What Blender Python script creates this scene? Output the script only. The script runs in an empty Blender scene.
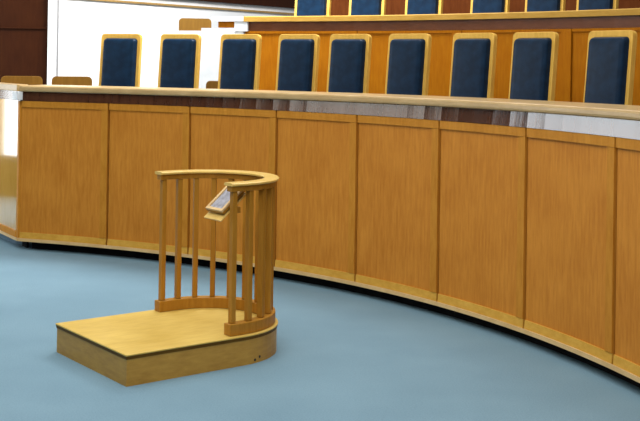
import bpy, bmesh, math, random
from mathutils import Vector, Matrix
random.seed(7)
scene = bpy.context.scene
COL = scene.collection
PI = math.pi

# ------------------------------------------------------------------ materials
def new_mat(name):
    m = bpy.data.materials.new(name); m.use_nodes = True
    nt = m.node_tree; b = nt.nodes['Principled BSDF']
    return m, nt, b

def wood(name, dark, light, scale=(9, 9, 1.1), rough=.38, spec=.4, mott=.35, bump=.02, coat=0):
    """long-grained wood: stretched noise for the grain, broad noise for the mottle"""
    m, nt, b = new_mat(name); N = nt.nodes.new; L = nt.links.new
    tc = N('ShaderNodeTexCoord'); oi = N('ShaderNodeObjectInfo')
    mp = N('ShaderNodeMapping'); mp.inputs['Scale'].default_value = scale
    add = N('ShaderNodeVectorMath'); add.operation = 'ADD'
    sc_ = N('ShaderNodeVectorMath'); sc_.operation = 'SCALE'; sc_.inputs['Scale'].default_value = 7
    comb = N('ShaderNodeCombineXYZ')
    L(oi.outputs['Random'], comb.inputs[0]); L(oi.outputs['Random'], comb.inputs[2])
    L(comb.outputs[0], sc_.inputs[0])
    L(tc.outputs['Object'], add.inputs[0]); L(sc_.outputs[0], add.inputs[1])
    L(add.outputs[0], mp.inputs['Vector'])
    n1 = N('ShaderNodeTexNoise'); n1.inputs['Scale'].default_value = 5; n1.inputs['Detail'].default_value = 7; n1.inputs['Roughness'].default_value = .65
    L(mp.outputs[0], n1.inputs['Vector'])
    n2 = N('ShaderNodeTexNoise'); n2.inputs['Scale'].default_value = 3.5; n2.inputs['Detail'].default_value = 4
    L(add.outputs[0], n2.inputs['Vector'])
    mx = N('ShaderNodeMix'); mx.data_type = 'FLOAT'; mx.inputs[0].default_value = mott
    L(n1.outputs['Fac'], mx.inputs[2]); L(n2.outputs['Fac'], mx.inputs[3])
    cr = N('ShaderNodeValToRGB')
    cr.color_ramp.elements[0].position = .32; cr.color_ramp.elements[0].color = (*dark, 1)
    cr.color_ramp.elements[1].position = .68; cr.color_ramp.elements[1].color = (*light, 1)
    L(mx.outputs[0], cr.inputs['Fac']); L(cr.outputs['Color'], b.inputs['Base Color'])
    b.inputs['Roughness'].default_value = rough; b.inputs['Specular IOR Level'].default_value = spec
    b.inputs['Coat Weight'].default_value = coat; b.inputs['Coat Roughness'].default_value = .12
    if bump:
        bp = N('ShaderNodeBump'); bp.inputs['Strength'].default_value = .25; bp.inputs['Distance'].default_value = bump * .1
        L(n1.outputs['Fac'], bp.inputs['Height']); L(bp.outputs[0], b.inputs['Normal'])
    return m

def plain(name, c1, c2, scale=8, rough=.5, spec=.4, bump=0, detail=4, metallic=0):
    m, nt, b = new_mat(name); N = nt.nodes.new; L = nt.links.new
    tc = N('ShaderNodeTexCoord')
    n1 = N('ShaderNodeTexNoise'); n1.inputs['Scale'].default_value = scale; n1.inputs['Detail'].default_value = detail
    L(tc.outputs['Object'], n1.inputs['Vector'])
    cr = N('ShaderNodeValToRGB')
    cr.color_ramp.elements[0].position = .35; cr.color_ramp.elements[0].color = (*c1, 1)
    cr.color_ramp.elements[1].position = .65; cr.color_ramp.elements[1].color = (*c2, 1)
    L(n1.outputs['Fac'], cr.inputs['Fac']); L(cr.outputs['Color'], b.inputs['Base Color'])
    b.inputs['Roughness'].default_value = rough; b.inputs['Specular IOR Level'].default_value = spec
    b.inputs['Metallic'].default_value = metallic
    if bump:
        bp = N('ShaderNodeBump'); bp.inputs['Strength'].default_value = .5; bp.inputs['Distance'].default_value = bump
        L(n1.outputs['Fac'], bp.inputs['Height']); L(bp.outputs[0], b.inputs['Normal'])
    return m

M = {}
M['oak'] = wood('honey_oak_panel', (.47, .166, .018), (.65, .27, .038), rough=.5, spec=.08)
M['oak_frame'] = wood('honey_oak_rail', (.46, .178, .016), (.62, .275, .036), scale=(6, 6, 1.5), rough=.5, spec=.08)
M['oak_rail'] = wood('light_oak_bottom_rail', (.56, .29, .035), (.72, .42, .075), scale=(3, 3, 6), rough=.5, spec=.1)
M['oak_lip'] = wood('pale_oak_lip', (.62, .40, .16), (.78, .56, .27), scale=(2, 2, 2), rough=.4)
M['ledge'] = wood('pale_oak_worktop', (.43, .28, .11), (.60, .42, .20), scale=(1.5, 1.5, 6), rough=.3, mott=.5, spec=.35)
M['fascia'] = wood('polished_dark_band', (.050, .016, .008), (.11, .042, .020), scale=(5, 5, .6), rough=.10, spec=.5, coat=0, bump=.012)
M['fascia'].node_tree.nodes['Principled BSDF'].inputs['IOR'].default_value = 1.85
M['oak_varnish'] = wood('varnished_oak_end', (.62, .33, .05), (.78, .45, .10), rough=.12, spec=.5, coat=1, bump=0)
M['oak_varnish'].node_tree.nodes['Principled BSDF'].inputs['Coat Roughness'].default_value = .06
M['tier_ledge'] = wood('gold_oak_ledge', (.47, .255, .038), (.62, .37, .080), scale=(1.5, 1.5, 6), rough=.5, spec=.1)
M['edge'] = wood('lip_shadow_brown', (.10, .048, .006), (.16, .085, .014), scale=(2, 2, 6), rough=.5, spec=.1)  # shade under the platform's lip, put in as a dark wood colour
M['plinth'] = plain('black_plinth', (.006, .006, .008), (.012, .012, .014), rough=.8, spec=.1)
M['tier'] = wood('amber_oak_panel', (.37, .110, .003), (.50, .18, .006), rough=.5, spec=.06)
M['tier_band'] = wood('red_brown_band', (.11, .032, .009), (.19, .062, .020), scale=(2, 2, 6), rough=.3, spec=.3)
M['chair'] = wood('chair_oak', (.70, .40, .065), (.88, .56, .125), scale=(8, 8, 2), rough=.5, spec=.12)
M['leather'] = plain('navy_leather', (.0024, .014, .036), (.0042, .023, .056), scale=14, rough=.42, spec=.16, bump=.002)
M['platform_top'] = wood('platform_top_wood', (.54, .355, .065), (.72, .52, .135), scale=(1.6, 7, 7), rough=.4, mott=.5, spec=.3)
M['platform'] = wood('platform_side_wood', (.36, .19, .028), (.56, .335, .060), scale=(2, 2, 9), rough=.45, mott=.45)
M['rail'] = wood('rail_wood', (.70, .46, .105), (.86, .60, .19), scale=(3, 3, 6), rough=.3, spec=.4)
M['post'] = wood('baluster_wood', (.33, .142, .013), (.47, .228, .028), scale=(9, 9, 1.2), rough=.45, spec=.18)
M['lowchair'] = wood('brown_chair_wood', (.16, .076, .009), (.235, .115, .016), rough=.5, spec=.15)
M['wallwood'] = wood('dark_red_brown_panelling', (.024, .0055, .0012), (.042, .011, .0025), scale=(6, 6, .8), rough=.5, spec=.08)
M['tierwall'] = wood('red_brown_panelling', (.070, .016, .003), (.125, .034, .007), scale=(6, 6, .8), rough=.5, spec=.05)
M['white'] = plain('white_plaster', (.86, .86, .86), (.90, .90, .89), scale=3, rough=.7)
M['glare_grey'] = plain('glare_washed_grey', (.70, .74, .76), (.80, .83, .84), scale=5, rough=.6)  # glare over the tier and bench ends, put into the colour
M['trim'] = wood('gold_brown_trim', (.30, .17, .05), (.44, .27, .09), rough=.5)
M['card'] = plain('grey_card', (.25, .25, .28), (.42, .42, .47), scale=38, rough=.3, detail=2)
M['metal'] = plain('dark_screw_metal', (.05, .05, .05), (.08, .08, .08), rough=.4, metallic=1)
M['dais'] = plain('dais_carpet', (.16, .24, .31), (.20, .29, .37), scale=60, rough=.95, spec=.1)

def carpet():
    m, nt, b = new_mat('blue_grey_carpet'); N = nt.nodes.new; L = nt.links.new
    tc = N('ShaderNodeTexCoord')
    n1 = N('ShaderNodeTexNoise'); n1.inputs['Scale'].default_value = 110; n1.inputs['Detail'].default_value = 3
    n2 = N('ShaderNodeTexNoise'); n2.inputs['Scale'].default_value = 1.6; n2.inputs['Detail'].default_value = 5
    L(tc.outputs['Object'], n1.inputs['Vector']); L(tc.outputs['Object'], n2.inputs['Vector'])
    mx = N('ShaderNodeMix'); mx.data_type = 'FLOAT'; mx.inputs[0].default_value = .45
    L(n1.outputs['Fac'], mx.inputs[2]); L(n2.outputs['Fac'], mx.inputs[3])
    cr = N('ShaderNodeValToRGB')
    cr.color_ramp.elements[0].position = .3; cr.color_ramp.elements[0].color = (.143, .242, .308, 1)
    cr.color_ramp.elements[1].position = .7; cr.color_ramp.elements[1].color = (.200, .320, .395, 1)
    L(mx.outputs[0], cr.inputs['Fac']); L(cr.outputs['Color'], b.inputs['Base Color'])
    b.inputs['Roughness'].default_value = .95; b.inputs['Specular IOR Level'].default_value = .1
    bp = N('ShaderNodeBump'); bp.inputs['Strength'].default_value = .4; bp.inputs['Distance'].default_value = .006
    L(n1.outputs['Fac'], bp.inputs['Height']); L(bp.outputs[0], b.inputs['Normal'])
    return m
M['carpet'] = carpet()

# ------------------------------------------------------------------ mesh helpers
def link(name, bm, mat, parent=None, smooth=False, bevel=0, loc=None, rot=None, segs=2):
    bmesh.ops.recalc_face_normals(bm, faces=bm.faces)
    me = bpy.data.meshes.new(name); bm.to_mesh(me); bm.free()
    me.materials.append(M[mat])
    if smooth:
        for p in me.polygons: p.use_smooth = True
    o = bpy.data.objects.new(name, me); COL.objects.link(o)
    if parent: o.parent = parent
    if loc is not None: o.location = loc
    if rot is not None: o.rotation_euler = rot
    if bevel:
        md = o.modifiers.new('edge', 'BEVEL'); md.width = bevel; md.segments = segs; md.limit_method = 'ANGLE'; md.angle_limit = math.radians(40)
    return o

def empty(name, label, cat, loc=(0, 0, 0), rz=0, group=None):
    o = bpy.data.objects.new(name, None); COL.objects.link(o); o.empty_display_size = .1
    o.location = loc; o.rotation_euler = (0, 0, rz)
    o['label'] = label; o['category'] = cat
    if group: o['group'] = group
    return o

def structure(o):
    o['kind'] = 'structure'; return o

def box(bm, x0, x1, y0, y1, z0, z1, mtx=None):
    vs = [bm.verts.new((x, y, z)) for z in (z0, z1) for (x, y) in ((x0, y0), (x1, y0), (x1, y1), (x0, y1))]
    for f in ((0, 3, 2, 1), (4, 5, 6, 7), (0, 1, 5, 4), (1, 2, 6, 5), (2, 3, 7, 6), (3, 0, 4, 7)):
        bm.faces.new([vs[i] for i in f])
    if mtx is not None:
        for v in vs: v.co = mtx @ v.co
    return vs

def loft(bm, rings, caps=True, closed=False):
    """rings of equal length joined in order"""
    R = [[bm.verts.new(p) for p in r] for r in rings]
    n = len(R[0]); m = len(R)
    for i in range(m if closed else m - 1):
        a, b = R[i], R[(i + 1) % m]
        for k in range(n):
            bm.faces.new((a[k], a[(k + 1) % n], b[(k + 1) % n], b[k]))
    if caps and not closed:
        bm.faces.new(R[0]); bm.faces.new(R[-1][::-1])

# ------------------------------------------------------------------ the room's arc
CX, CY = -4.0531, 4.1658
def rf(a):
    t = max(0, a - .9) / .44
    return 5.963 + .082 * t * t
def pol(a, r): return (CX + r * math.cos(a), CY + r * math.sin(a))

def sweep(bm, profile, a0, a1, n=24, base=rf):
    """a closed (dr, z) profile swept along the arc"""
    rings = []
    for i in range(n + 1):
        a = a0 + (a1 - a0) * i / n; r = base(a) if callable(base) else base
        rings.append([(*pol(a, r + dr), z) for dr, z in profile])
    loft(bm, rings)

def rect(d0, d1, z0, z1): return [(d0, z0), (d1, z0), (d1, z1), (d0, z1)]

# ------------------------------------------------------------------ setting
bm = bmesh.new(); box(bm, -9, 7, -4, 17, -.1, 0)
structure(link('floor', bm, 'carpet'))
AEND = -.40
def dais_poly(r0, r1, a0, a1, z0, z1, n=40):
    b = bmesh.new(); rings = []
    for i in range(n + 1):
        a = a0 + (a1 - a0) * i / n
        q = r0(a) if callable(r0) else r0
        rings.append([(*pol(a, q), z0), (*pol(a, r1), z0), (*pol(a, r1), z1), (*pol(a, q), z1)])
    loft(b, rings); return b
bm = bmesh.new()
ring = [pol(AEND + (1.325 - AEND) * i / 50, rf(AEND + (1.325 - AEND) * i / 50) + .13) for i in range(51)]
ring += [(-2.76, 10.33), (-3.20, 11.02), (-3.26, 12.12)]
ring += [pol(1.40 + (AEND - 1.40) * i / 50, 8.02) for i in range(51)]
lo = [bm.verts.new((x, y, .001)) for x, y in ring]; hi = [bm.verts.new((x, y, .70)) for x, y in ring]
bm.faces.new(hi); bm.faces.new(lo[::-1])
for i in range(len(ring)): bm.faces.new((lo[i], lo[(i + 1) % len(ring)], hi[(i + 1) % len(ring)], hi[i]))
structure(link('floor_dais', bm, 'dais'))
structure(link('floor_upper_dais', dais_poly(8.03, 10.5, AEND, 1.36, 0.001, 1.40), 'dais'))

# side wall: white plaster below, trim strip, white band, dark panelling above; runs back to the right
WD = Vector((.585, .811, 0)).normalized(); WN = Vector((-WD.y, WD.x, 0))
def wall_slab(name, s0, s1, z0, z1, d0, d1, mat, kind=True):
    b = bmesh.new()
    m = Matrix(((WD.x, WN.x, 0, -2.6), (WD.y, WN.y, 0, 14.3), (0, 0, 1, 0), (0, 0, 0, 1)))
    box(b, s0, s1, d0, d1, z0, z1, m)
    return structure(link(name, b, mat))
wall_slab('wall_left', -.93, 5.0, 0, 5.2, .0, .2, 'white')
wall_slab('trim_1', -.9, 4.6, 2.435, 2.462, -.03, -.001, 'trim')
wall_slab('wall_left_upper', -.4, 4.4, 2.535, 5.0, -.06, -.002, 'wallwood')
# white pillar where the white wall meets the brown panelling
bm = bmesh.new(); box(bm, -3.215, -3.13, 13.30, 13.40, 0, 5.2)
structure(link('wall_pillar', bm, 'white'))
bm = bmesh.new(); box(bm, -5.8, -3.22, 13.40, 13.6, 0, 5.2)
structure(link('wall_back', bm, 'wallwood'))
bm = bmesh.new(); box(bm, -5.599, -3.225, 13.37, 13.398, 2.06, 2.08)
structure(link('trim_2', bm, 'wallwood'))
# panelled wall behind the upper row
bm = bmesh.new(); sweep(bm, rect(0, .15, 1.40, 5.0), AEND, 1.186, 40, 10.2)
structure(link('wall_right', bm, 'tierwall'))

# ------------------------------------------------------------------ front bench
bench = empty('front_bench', 'long curved honey-oak courtroom bench with pale worktop and dark polished band', 'bench', (0, 0, 0))
SEAM = [1.338, 1.189, 1.048, .8975, .758, .617, .471, .326, .181, .036, -.109, -.254, AEND]
for i in range(len(SEAM) - 1):
    a1, a0 = SEAM[i], SEAM[i + 1]
    g = .0013
    bm = bmesh.new(); sweep(bm, rect(.012, .04, .085, 1.325), a0 + g, a1 - g, 16)
    p = link('front_panel', bm, 'oak', bench)
    st = .066 / 5.96          # stile on the right of each panel
    bm = bmesh.new(); sweep(bm, rect(0, .0118, .160, 1.268), a0 + g, a0 + g + st, 3)
    link('stile', bm, 'oak_frame', p)
    bm = bmesh.new(); sweep(bm, rect(0, .0118, 1.27, 1.325), a0 + g, a1 - g, 16)
    link('top_rail', bm, 'oak_frame', p)
    bm = bmesh.new(); sweep(bm, [(0, .105), (.0118, .105), (.0118, .158), (.004, .158)], a0 + g, a1 - g, 16)
    link('bottom_rail', bm, 'oak_rail', p)
# backing that closes the seams
bm = bmesh.new(); sweep(bm, rect(.042, .058, .085, 1.40), AEND, 1.337, 60)
link('backing', bm, 'plinth', bench)
bm = bmesh.new(); sweep(bm, [(-.008, .078), (.040, .078), (.040, .084), (.0, .1045), (-.008, .1045)], AEND, 1.3385, 60)
link('bottom_lip', bm, 'oak_lip', bench)
bm = bmesh.new(); sweep(bm, rect(.10, .12, 0, .077), AEND, 1.325, 60)
link('plinth', bm, 'plinth', bench)
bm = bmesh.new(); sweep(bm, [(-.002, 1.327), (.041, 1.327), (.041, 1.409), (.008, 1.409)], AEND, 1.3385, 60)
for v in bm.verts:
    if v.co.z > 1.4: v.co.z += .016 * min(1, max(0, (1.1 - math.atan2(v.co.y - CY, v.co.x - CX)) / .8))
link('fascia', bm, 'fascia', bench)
nose = [(-.020, 1.411), (.50, 1.411), (.50, 1.463), (-.018, 1.463), (-.026, 1.458), (-.030, 1.448), (-.030, 1.428), (-.027, 1.417)]
bm = bmesh.new(); sweep(bm, nose, AEND, 1.3385, 60)
for v in bm.verts:
    t = min(1, max(0, (1.1 - math.atan2(v.co.y - CY, v.co.x - CX)) / .8)); v.co.z += .016 * t
link('worktop', bm, 'ledge', bench)
# the short return at the bench's far end
E0 = Vector((*pol(1.3395, rf(1.3395)), 0)); ED = Vector((-.53, .848, 0)).normalized(); EN = Vector((-ED.y, ED.x, 0))
EM = Matrix(((ED.x, EN.x, 0, E0.x), (ED.y, EN.y, 0, E0.y), (0, 0, 1, 0), (0, 0, 0, 1)))
def ebox(name, s0, s1, d0, d1, z0, z1, mat, bevel=0, parent=None):
    b = bmesh.new(); box(b, s0, s1, d0, d1, z0, z1, EM); return link(name, b, mat, parent or bench, bevel=bevel)
ep = ebox('end_panel', .05, 1.15, -.045, -.005, .085, 1.325, 'oak_varnish')
ebox('stile', .0, .049, -.045, .002, .106, 1.325, 'oak_frame', parent=ep)
ebox('bottom_rail', .05, 1.15, -.004, .006, .106, .16, 'oak_frame', parent=ep)
ebox('bottom_lip', .002, 1.15, -.045, .008, .078, .1045, 'oak_lip')
ebox('plinth', .06, 1.15, -.12, -.10, 0, .077, 'plinth')
ebox('end_fascia', .0, 1.15, -.05, -.002, 1.327, 1.409, 'fascia')
ebox('end_worktop', .0, 1.15, -.075, .03, 1.411, 1.471, 'ledge', .006)
ebox('end_glare_block', -.045, .10, -.012, .04, 1.335, 1.409, 'glare_grey', .004)  # pale block standing for the glare on the bench's end

# ------------------------------------------------------------------ upper tier bench
tier = empty('upper_bench', 'curved amber-oak upper tier front with narrow pale ledge behind the front row chairs', 'bench', (0, 0, 0))
RT = 7.97
TS = [1.1456, .985, .84, .6957, .551, .406, .261, .116, -.03, -.2, AEND]
for i in range(len(TS) - 1):
    a1, a0 = TS[i], TS[i + 1]
    bm = bmesh.new(); sweep(bm, rect(.012, .04, .702, 2.015), a0 + .0006, a1 - .0006, 12, RT)
    p = link('front_panel', bm, 'tier', tier)
    bm = bmesh.new(); sweep(bm, rect(.0, .0118, .702, 1.99), a0 + .0006, a0 + .0135, 3, RT); link('stile', bm, 'tier', p)
    bm = bmesh.new(); sweep(bm, rect(.0, .0118, 1.99, 2.015), a0 + .0006, a1 - .0006, 12, RT); link('top_rail', bm, 'tier', p)
bm = bmesh.new(); sweep(bm, rect(.041, .055, .702, 2.10), AEND, 1.145, 40, RT); link('backing', bm, 'tier_band', tier)
bm = bmesh.new(); sweep(bm, rect(.008, .0405, 2.017, 2.108), AEND, 1.145, 40, RT); link('fascia', bm, 'tier_band', tier)
bm = bmesh.new(); sweep(bm, [(-.03, 2.11), (.40, 2.11), (.40, 2.163), (-.024, 2.163), (-.03, 2.156)], AEND, 1.1456, 40, RT); link('ledge', bm, 'tier_ledge', tier)
# end of the tier, with the glare over it put into its pale colour
bm = bmesh.new(); sweep(bm, [(-.03, 2.112), (.34, 2.112), (.34, 2.16), (-.03, 2.16)], 1.1458, 1.192, 6, RT); link('end_ledge', bm, 'glare_grey', tier)
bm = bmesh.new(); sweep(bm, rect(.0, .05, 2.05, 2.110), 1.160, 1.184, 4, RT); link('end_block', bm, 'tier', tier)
bm = bmesh.new(); sweep(bm, rect(-.02, .04, 2.012, 2.109), 1.1405, 1.1595, 4, RT); link('bracket', bm, 'glare_grey', tier)  # pale shape left by glare, built as a solid piece
bm = bmesh.new(); sweep(bm, [(-.01, .702), (.16, .702), (.16, 2.045), (-.01, 2.045)], 1.1470, 1.2075, 6, RT); link('end_post', bm, 'glare_grey', tier)

# low partition beside it, the glare there put into its white
bm = bmesh.new(); sweep(bm, rect(0, .1, .702, 2.02), 1.209, 1.31, 10, 8.10)
o = link('partition', bm, 'white'); o['label'] = 'low white partition running on from the pale end of the upper tier'; o['category'] = 'partition'

# ------------------------------------------------------------------ chairs
def rounded(w, h, r, n=5, z0=0):
    """outline with the two upper corners rounded, x centred, from z0 to z0+h"""
    pts = [(-w / 2, z0), (w / 2, z0)]
    for k in range(n + 1):
        t = PI / 2 * k / n; pts.append((w / 2 - r + r * math.cos(t), z0 + h - r + r * math.sin(t)))
    for k in range(n + 1):
        t = PI / 2 + PI / 2 * k / n; pts.append((-w / 2 + r + r * math.cos(t), z0 + h - r + r * math.sin(t)))
    return pts

RECL = math.radians(5)
def make_chair():
    # faces -y, origin on the floor under the back
    t = empty('high_back_chair', 'x', 'chair', group='blue high-back chairs')
    bk = Matrix.Translation((0, .0, .40)) @ Matrix.Rotation(-RECL, 4, 'X')
    # oak frame: outer outline minus inner opening, lofted as a ring of quads
    W, Hh, b = .425, .860, .036
    outer = rounded(W, Hh, .036, 3); inner = [(x * (W - 2 * b) / W, .03 + (z) * (Hh - .03 - .046) / Hh) for x, z in outer]
    bm = bmesh.new(); n = len(outer)
    rings = [[bk @ Vector((x, y, z)) for x, z in pts] for pts, y in ((outer, .022), (outer, -.022), (inner, -.016), (inner, .018))]
    R = [[bm.verts.new(p) for p in r] for r in rings]
    for i in range(4):
        a, c = R[i], R[(i + 1) % 4]
        for k in range(n): bm.faces.new((a[k], a[(k + 1) % n], c[(k + 1) % n], c[k]))
    link('back_frame', bm, 'chair', t, bevel=.004)
    # padded back: bulging cushion built from shrinking outlines
    bm = bmesh.new(); rings = []
    for sc_, y in ((1.03, .016), (1.0, -.020), (.965, -.046), (.94, -.054), (.88, -.058), (.75, -.061), (.4, -.063), (.1, -.0635)):
        rings.append([bk @ Vector((x * sc_, y, .40 + (z - .40) * (1 - (1 - sc_) * .5))) for x, z in inner])
    loft(bm, rings)
    link('back_cushion', bm, 'leather', t)
    bm = bmesh.new(); box(bm, -.235, .235, -.46, -.02, .36, .405); link('seat_frame', bm, 'chair', t, bevel=.006)
    bm = bmesh.new(); rings = []
    for sc_, z in ((1, .406), (1.0, .445), (.97, .468), (.86, .480), (.4, .486)):
        rings.append([(x * sc_, -.25 + y * sc_, z) for x, y in ((-.215, -.195), (.215, -.195), (.215, .18), (-.215, .18))])
    loft(bm, rings); link('seat_cushion', bm, 'leather', t, smooth=True, bevel=.01)
    for sx in (-1, 1):
        for y0, y1 in ((-.44, -.44), (-.06, .03)):
            bm = bmesh.new(); x = sx * .205
            rings = [[(x - q, y1 - q, 0), (x + q, y1 - q, 0), (x + q, y1 + q, 0), (x - q, y1 + q, 0)] for q in (.015,)]
            rings += [[(x - q, y0 - q, .362), (x + q, y0 - q, .362), (x + q, y0 + q, .362), (x - q, y0 + q, .362)] for q in (.022,)]
            loft(bm, rings); link('leg', bm, 'chair', t, bevel=.003)
    return t

def clone(root, loc, rz, label):
    r = root.copy(); COL.objects.link(r); r.location = loc; r.rotation_euler = (0, 0, rz); r['label'] = label
    for ch in list(root.children):
        c = ch.copy(); COL.objects.link(c); c.parent = r
    return r

base = make_chair()
ORD = ['first', 'second', 'third', 'fourth', 'fifth', 'sixth', 'seventh', 'eighth', 'ninth']
ROW = [(1.2619, 0), (1.1721, 0), (1.080, 0), (.9913, .0), (.9133, 0), (.8248, 0), (.7298, 0), (.6437, 0), (.5395, 0)]
ROWL = ['navy padded high-back chair before the white wall, first from the bench\'s white end',
        'navy padded high-back chair before white wall, second from the bench\'s white end',
        'navy padded high-back chair at the pale end of the upper tier, front row third',
        'navy high-back chair, fourth in front row from the white end',
        'navy high-back chair, fifth in front row from the white end',
        'navy high-back chair, sixth in front row from the white end',
        'navy high-back chair, seventh in front row from the white end',
        'navy high-back chair, eighth in front row, beside the dark seam in the tier panelling',
        'navy high-back chair, ninth and last in front row, nearest of its row']
first = True
for (a, sw), lab in zip(ROW, ROWL):
    x, y = pol(a + .006, 7.05); rz = a - PI / 2 + sw
    if first: base.location = (x, y, .70); base.rotation_euler = (0, 0, rz); base['label'] = lab; first = False
    else: clone(base, (x, y, .70), rz, lab)
UP = [1.1152, 1.0425, .9682, .8839, .8157, .7532]
for k, a in enumerate(UP):
    x, y = pol(a + .005, 9.06)
    c = clone(base, (x, y, 1.40), a - PI / 2, 'blue chair back above the upper ledge, %s from the ledge\'s pale end' % ORD[k])
    c['group'] = 'blue chairs on the upper tier'
base['group'] = 'blue high-back chairs in the front row'
for o in list(COL.objects):
    if o.name.startswith('high_back_chair') and o.get('group') == 'blue high-back chairs': o['group'] = 'blue high-back chairs in the front row'

def make_low_chair():
    t = empty('low_wooden_chair', 'x', 'chair', group='low plain wooden chairs')
    bm = bmesh.new()
    o_ = rounded(.40, .16, .045, z0=.67)
    loft(bm, [[(x, y, z) for x, z in o_] for y in (-.014, .014)]); link('back_rail', bm, 'lowchair', t, bevel=.003)
    bm = bmesh.new(); box(bm, -.20, .20, -.42, .0, .425, .455); link('seat', bm, 'lowchair', t, bevel=.01)
    for sx in (-1, 1):
        bm = bmesh.new(); box(bm, sx * .17 - .018, sx * .17 + .018, -.40, -.364, 0, .424); link('leg', bm, 'lowchair', t, bevel=.003)
        bm = bmesh.new(); box(bm, sx * .17 - .018, sx * .17 + .018, .0145, .045, 0, .76); link('leg', bm, 'lowchair', t, bevel=.003)
    return t
lc = make_low_chair()
lc.location = (-2.945, 11.15, .70); lc.rotation_euler = (0, 0, .30)
lc['label'] = 'low brown wooden chair peeking over the bench in front of dark panelling'
a, r = 1.3598, 7.4; x, y = pol(a, r)
clone(lc, (x, y, .700), .22, 'low brown wooden chair top peeking over the bench before the white wall')
a, r = 1.150, 7.62; x, y = pol(a, r)
clone(lc, (x, y, .68), a - PI / 2, 'low wooden chair almost hidden between second and third navy chairs')
x, y = -1.545, 13.90
clone(lc, (x, y, 1.40), .25, 'low wooden chair high above second navy chair, behind the white partition')

# ------------------------------------------------------------------ witness stand
TH = .6552; OX, OY = -.9848, 5.8695
w, Ls, h, s0, sn0, ins = .870, .7457, .1675, .637, .660, .060
ws = empty('witness_stand', 'small light-wood witness stand with half-round baluster rail on a low platform', 'witness stand', (OX, OY, 0), TH)
def dshape(g, z, n=28):
    """platform outline shrunk by g"""
    pts = [(g, g, z), (Ls, g, z)]
    for k in range(1, n):
        t = -PI / 2 + PI * k / n; R_ = w / 2 - g
        pts.append((Ls + R_ * math.cos(t), w / 2 + R_ * math.sin(t), z))
    pts += [(Ls, w - g, z), (g, w - g, z)]
    return pts
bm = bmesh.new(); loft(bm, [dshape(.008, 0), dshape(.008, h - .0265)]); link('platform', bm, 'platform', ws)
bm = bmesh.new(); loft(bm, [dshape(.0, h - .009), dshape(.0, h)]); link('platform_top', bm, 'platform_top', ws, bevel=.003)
bm = bmesh.new(); loft(bm, [dshape(.005, h - .026), dshape(.003, h - .0095)]); link('lip_shadow_band', bm, 'edge', ws)  # dark strip drawn where the top's overhang throws shade
bm = bmesh.new(); link_pts = None
LR = Ls + .012
def upath(n=28, e=0):
    """centre line of the rail: points with tangents, from the near end round to the far end"""
    R_ = w / 2 - ins; out = []
    for k in range(3): out.append((sn0 - e + (LR - sn0 + e) * k / 3, ins, 1, 0))
    for k in range(n + 1):
        t = -PI / 2 + PI * k / n
        out.append((LR + R_ * math.cos(t), w / 2 + R_ * math.sin(t), -math.sin(t), math.cos(t)))
    for k in range(1, 4): out.append((LR - (LR - s0 + e) * k / 3, w - ins, -1, 0))
    return out
def usweep(bm, prof, e=0):
    rings = []
    for x, y, tx, ty in upath(e=e):
        nx, ny = ty, -tx      # outward
        rings.append([(x + nx * d, y + ny * d, z) for d, z in prof])
    loft(bm, rings)
ZT = 1.023
bm = bmesh.new(); usweep(bm, rect(-.033, .033, h + .0005, h + .066)); link('curb', bm, 'post', ws, bevel=.004)
bm = bmesh.new(); usweep(bm, [(-.036, ZT - .018), (.036, ZT - .018), (.044, ZT - .013), (.044, ZT - .005), (.037, ZT), (-.037, ZT), (-.044, ZT - .005), (-.044, ZT - .013)], e=.006)
link('handrail', bm, 'rail', ws)
bm = bmesh.new(); usweep(bm, rect(-.025, .025, ZT - .050, ZT - .0185)); link('sub_rail', bm, 'post', ws, bevel=.003)
# balusters spaced evenly along the rail
R_ = w / 2 - ins; st = LR - sn0; LEN = st + (LR - s0) + PI * R_
NB = 13
def at(sv):
    if sv < st: return (sn0 + sv, ins, 1, 0)
    if sv < st + PI * R_:
        t = -PI / 2 + (sv - st) / R_
        return (LR + R_ * math.cos(t), w / 2 + R_ * math.sin(t), -math.sin(t), math.cos(t))
    return (LR - (sv - st - PI * R_), w - ins, -1, 0)
for k in range(NB):
    x, y, tx, ty = at(.032 + (LEN - .064) * k / (NB - 1))
    m = Matrix(((tx, ty, 0, x), (ty, -tx, 0, y), (0, 0, 1, 0), (0, 0, 0, 1)))
    bm = bmesh.new(); box(bm, -.015, .015, -.018, .018, h + .067, ZT - .0505, m); link('baluster', bm, 'post', ws, bevel=.003)
# tilted book rest inside the rail, fixed to the near balusters
bx_, by_, bz_ = .732, .200, .918
PH = math.radians(40)
BM_ = Matrix.Translation((bx_, by_, bz_)) @ Matrix.Rotation(-PH, 4, 'Y')   # x = up the slope, y = across
def bbox(name, x0, x1, y0, y1, z0, z1, mat, parent, bevel=0):
    b = bmesh.new(); box(b, x0, x1, y0, y1, z0, z1, BM_); return link(name, b, mat, parent, bevel=bevel)
hx, hy = .104, .086
br = bbox('book_rest', -hx, hx, -hy, hy, -.014, -.002, 'post', ws)
for x0, x1, y0, y1 in ((-hx, -hx + .018, -hy, hy), (hx - .018, hx, -hy, hy), (-hx + .0185, hx - .0185, -hy, -hy + .018), (-hx + .0185, hx - .0185, hy - .018, hy)):
    bbox('frame_strip', x0, x1, y0, y1, -.0015, .012, 'oak_lip', br, .002)
bbox('card', -hx + .019, hx - .019, -hy + .019, hy - .019, -.0015, .004, 'card', br)
bbox('lower_board', -hx - .040, hx - .02, -hy - .003, hy + .003, -.034, -.025, 'rail', br, .002)
bbox('spacer', -hx + .03, hx - .04, -.03, .03, -.0245, -.0145, 'post', br)
b = bmesh.new(); box(b, bx_ - .018, bx_ + .018, ins + .015, by_ - .02, bz_ - .070, bz_ - .037); link('bracket', b, 'post', ws, bevel=.003)
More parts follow.
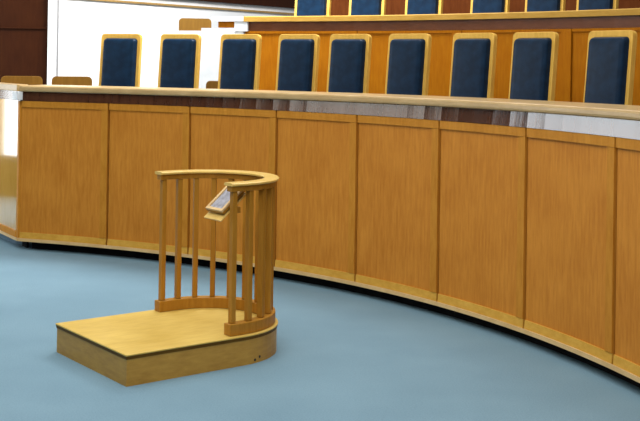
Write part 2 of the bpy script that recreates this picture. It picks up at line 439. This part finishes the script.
# two dark screw heads low on the curved side of the platform
for t, z in ((-1.30, .030), (-1.39, .019)):
    R_ = w / 2 - .0085
    bm = bmesh.new()
    bmesh.ops.create_cone(bm, cap_ends=True, segments=16, radius1=.0085, radius2=.007, depth=.004,
        matrix=Matrix.Translation((Ls + R_ * math.cos(t), w / 2 + R_ * math.sin(t), z)) @ Matrix.Rotation(t, 4, 'Z') @ Matrix.Rotation(PI / 2, 4, 'Y'))
    link('screw_head', bm, 'metal', ws)

# ------------------------------------------------------------------ light
wd = bpy.data.worlds.new('World'); scene.world = wd; wd.use_nodes = True
bg = wd.node_tree.nodes['Background']; bg.inputs['Color'].default_value = (.93, .97, 1, 1); bg.inputs['Strength'].default_value = .42

def area(name, loc, target, sx, sy, power, color=(1, 1, 1)):
    l = bpy.data.lights.new(name, 'AREA'); l.shape = 'RECTANGLE'; l.size = sx; l.size_y = sy; l.energy = power; l.color = color
    o = bpy.data.objects.new(name, l); COL.objects.link(o); o.location = loc
    o.rotation_euler = (Vector(target) - Vector(loc)).to_track_quat('-Z', 'Y').to_euler(); return o
area('ceiling_light_a', (-1.5, 5.0, 5.5), (-1.5, 5.0, 0), 5, 5, 265, (1, .97, .92))
area('ceiling_light_b', (1.0, 10.5, 6.0), (.5, 9.5, 0), 5, 3, 175, (1, .97, .92))
area('ceiling_light_c', (-.5, 0.5, 5.0), (-.8, 6, .5), 5, 2, 150, (1, .98, .95))
area('white_wall_fill', (-.7, 10.6, 5.0), (-1.9, 13.6, 1.6), 2, 1.2, 420, (1, 1, 1))  # unseen lamp added to whiten the side wall and partition
# daylight windows in the side wall, and the brown wall opposite the bench
m, nt, b = new_mat('daylight_pane')
b.inputs['Base Color'].default_value = (.8, .85, .9, 1); b.inputs['Emission Color'].default_value = (.92, .97, 1, 1); b.inputs['Emission Strength'].default_value = 3.3
M['pane'] = m
m, nt, b = new_mat('dimmed_glow_pane')  # unseen window's glow, dimmed to turn the dark band's reflection grey
b.inputs['Base Color'].default_value = (.7, .7, .68, 1); b.inputs['Emission Color'].default_value = (1, .97, .90, 1); b.inputs['Emission Strength'].default_value = 1.7
M['dim_pane'] = m
ys = [-4.2, 7.9, 9.1, 10.1, 13.0, 13.399]; SILL = {1: 1.3, 3: .50}
bm = bmesh.new()
for k in range(0, 5, 2): box(bm, -5.8, -5.6, ys[k], ys[k + 1], 0, 5.2)
for k in (1, 3):
    box(bm, -5.8, -5.6, ys[k], ys[k + 1], 0, SILL[k]); box(bm, -5.8, -5.6, ys[k], ys[k + 1], 4.3, 5.2)
structure(link('wall_side', bm, 'wallwood'))
for q, k in enumerate((1, 3)):
    bm = bmesh.new(); box(bm, -5.73, -5.71, ys[k] + .002, ys[k + 1] - .002, SILL[k] + .002, 4.298)
    wn = structure(link('window_%d' % (q + 1), bm, ('dim_pane', 'pane')[q]))
    bm = bmesh.new(); y0, y1 = ys[k] + .003, ys[k + 1] - .003
    nb = 4 if k == 1 else 2
    for i in range(nb):
        yy = y0 + (y1 - y0 - .07) * i / (nb - 1); box(bm, -5.705, -5.64, yy, yy + .07, SILL[k] + .003, 4.297)
    link('window_frame', bm, 'trim', wn)
bm = bmesh.new(); box(bm, -5.6, 7, -4.3, -4.1, 0, 5.2)
structure(link('wall_front', bm, 'tierwall'))

# ------------------------------------------------------------------ camera
f, pitch, roll, cy0 = 1127.8, -.0051, .0148, 57.5
cam = bpy.data.cameras.new('Camera'); co = bpy.data.objects.new('Camera', cam); COL.objects.link(co)
cam.sensor_fit = 'HORIZONTAL'; cam.sensor_width = 36; cam.lens = 36 * f / 640; cam.shift_y = -(210.5 - cy0) / 640
cam.clip_start = .05; cam.clip_end = 200
cp, sn = math.cos(pitch), math.sin(pitch)
Rv = Vector((1, 0, 0)); Dv = Vector((0, cp, -sn)); Uv = Vector((0, sn, cp))
cr_, sr_ = math.cos(roll), math.sin(roll)
R2 = Rv * cr_ + Uv * sr_; U2 = Uv * cr_ - Rv * sr_
co.matrix_world = Matrix(((R2.x, U2.x, -Dv.x, 0), (R2.y, U2.y, -Dv.y, 0), (R2.z, U2.z, -Dv.z, 1.7), (0, 0, 0, 1)))
scene.camera = co
vs = scene.view_settings; vs.view_transform = 'Standard'; vs.look = 'None'; vs.gamma = 1; vs.use_curve_mapping = False; vs.exposure = .0
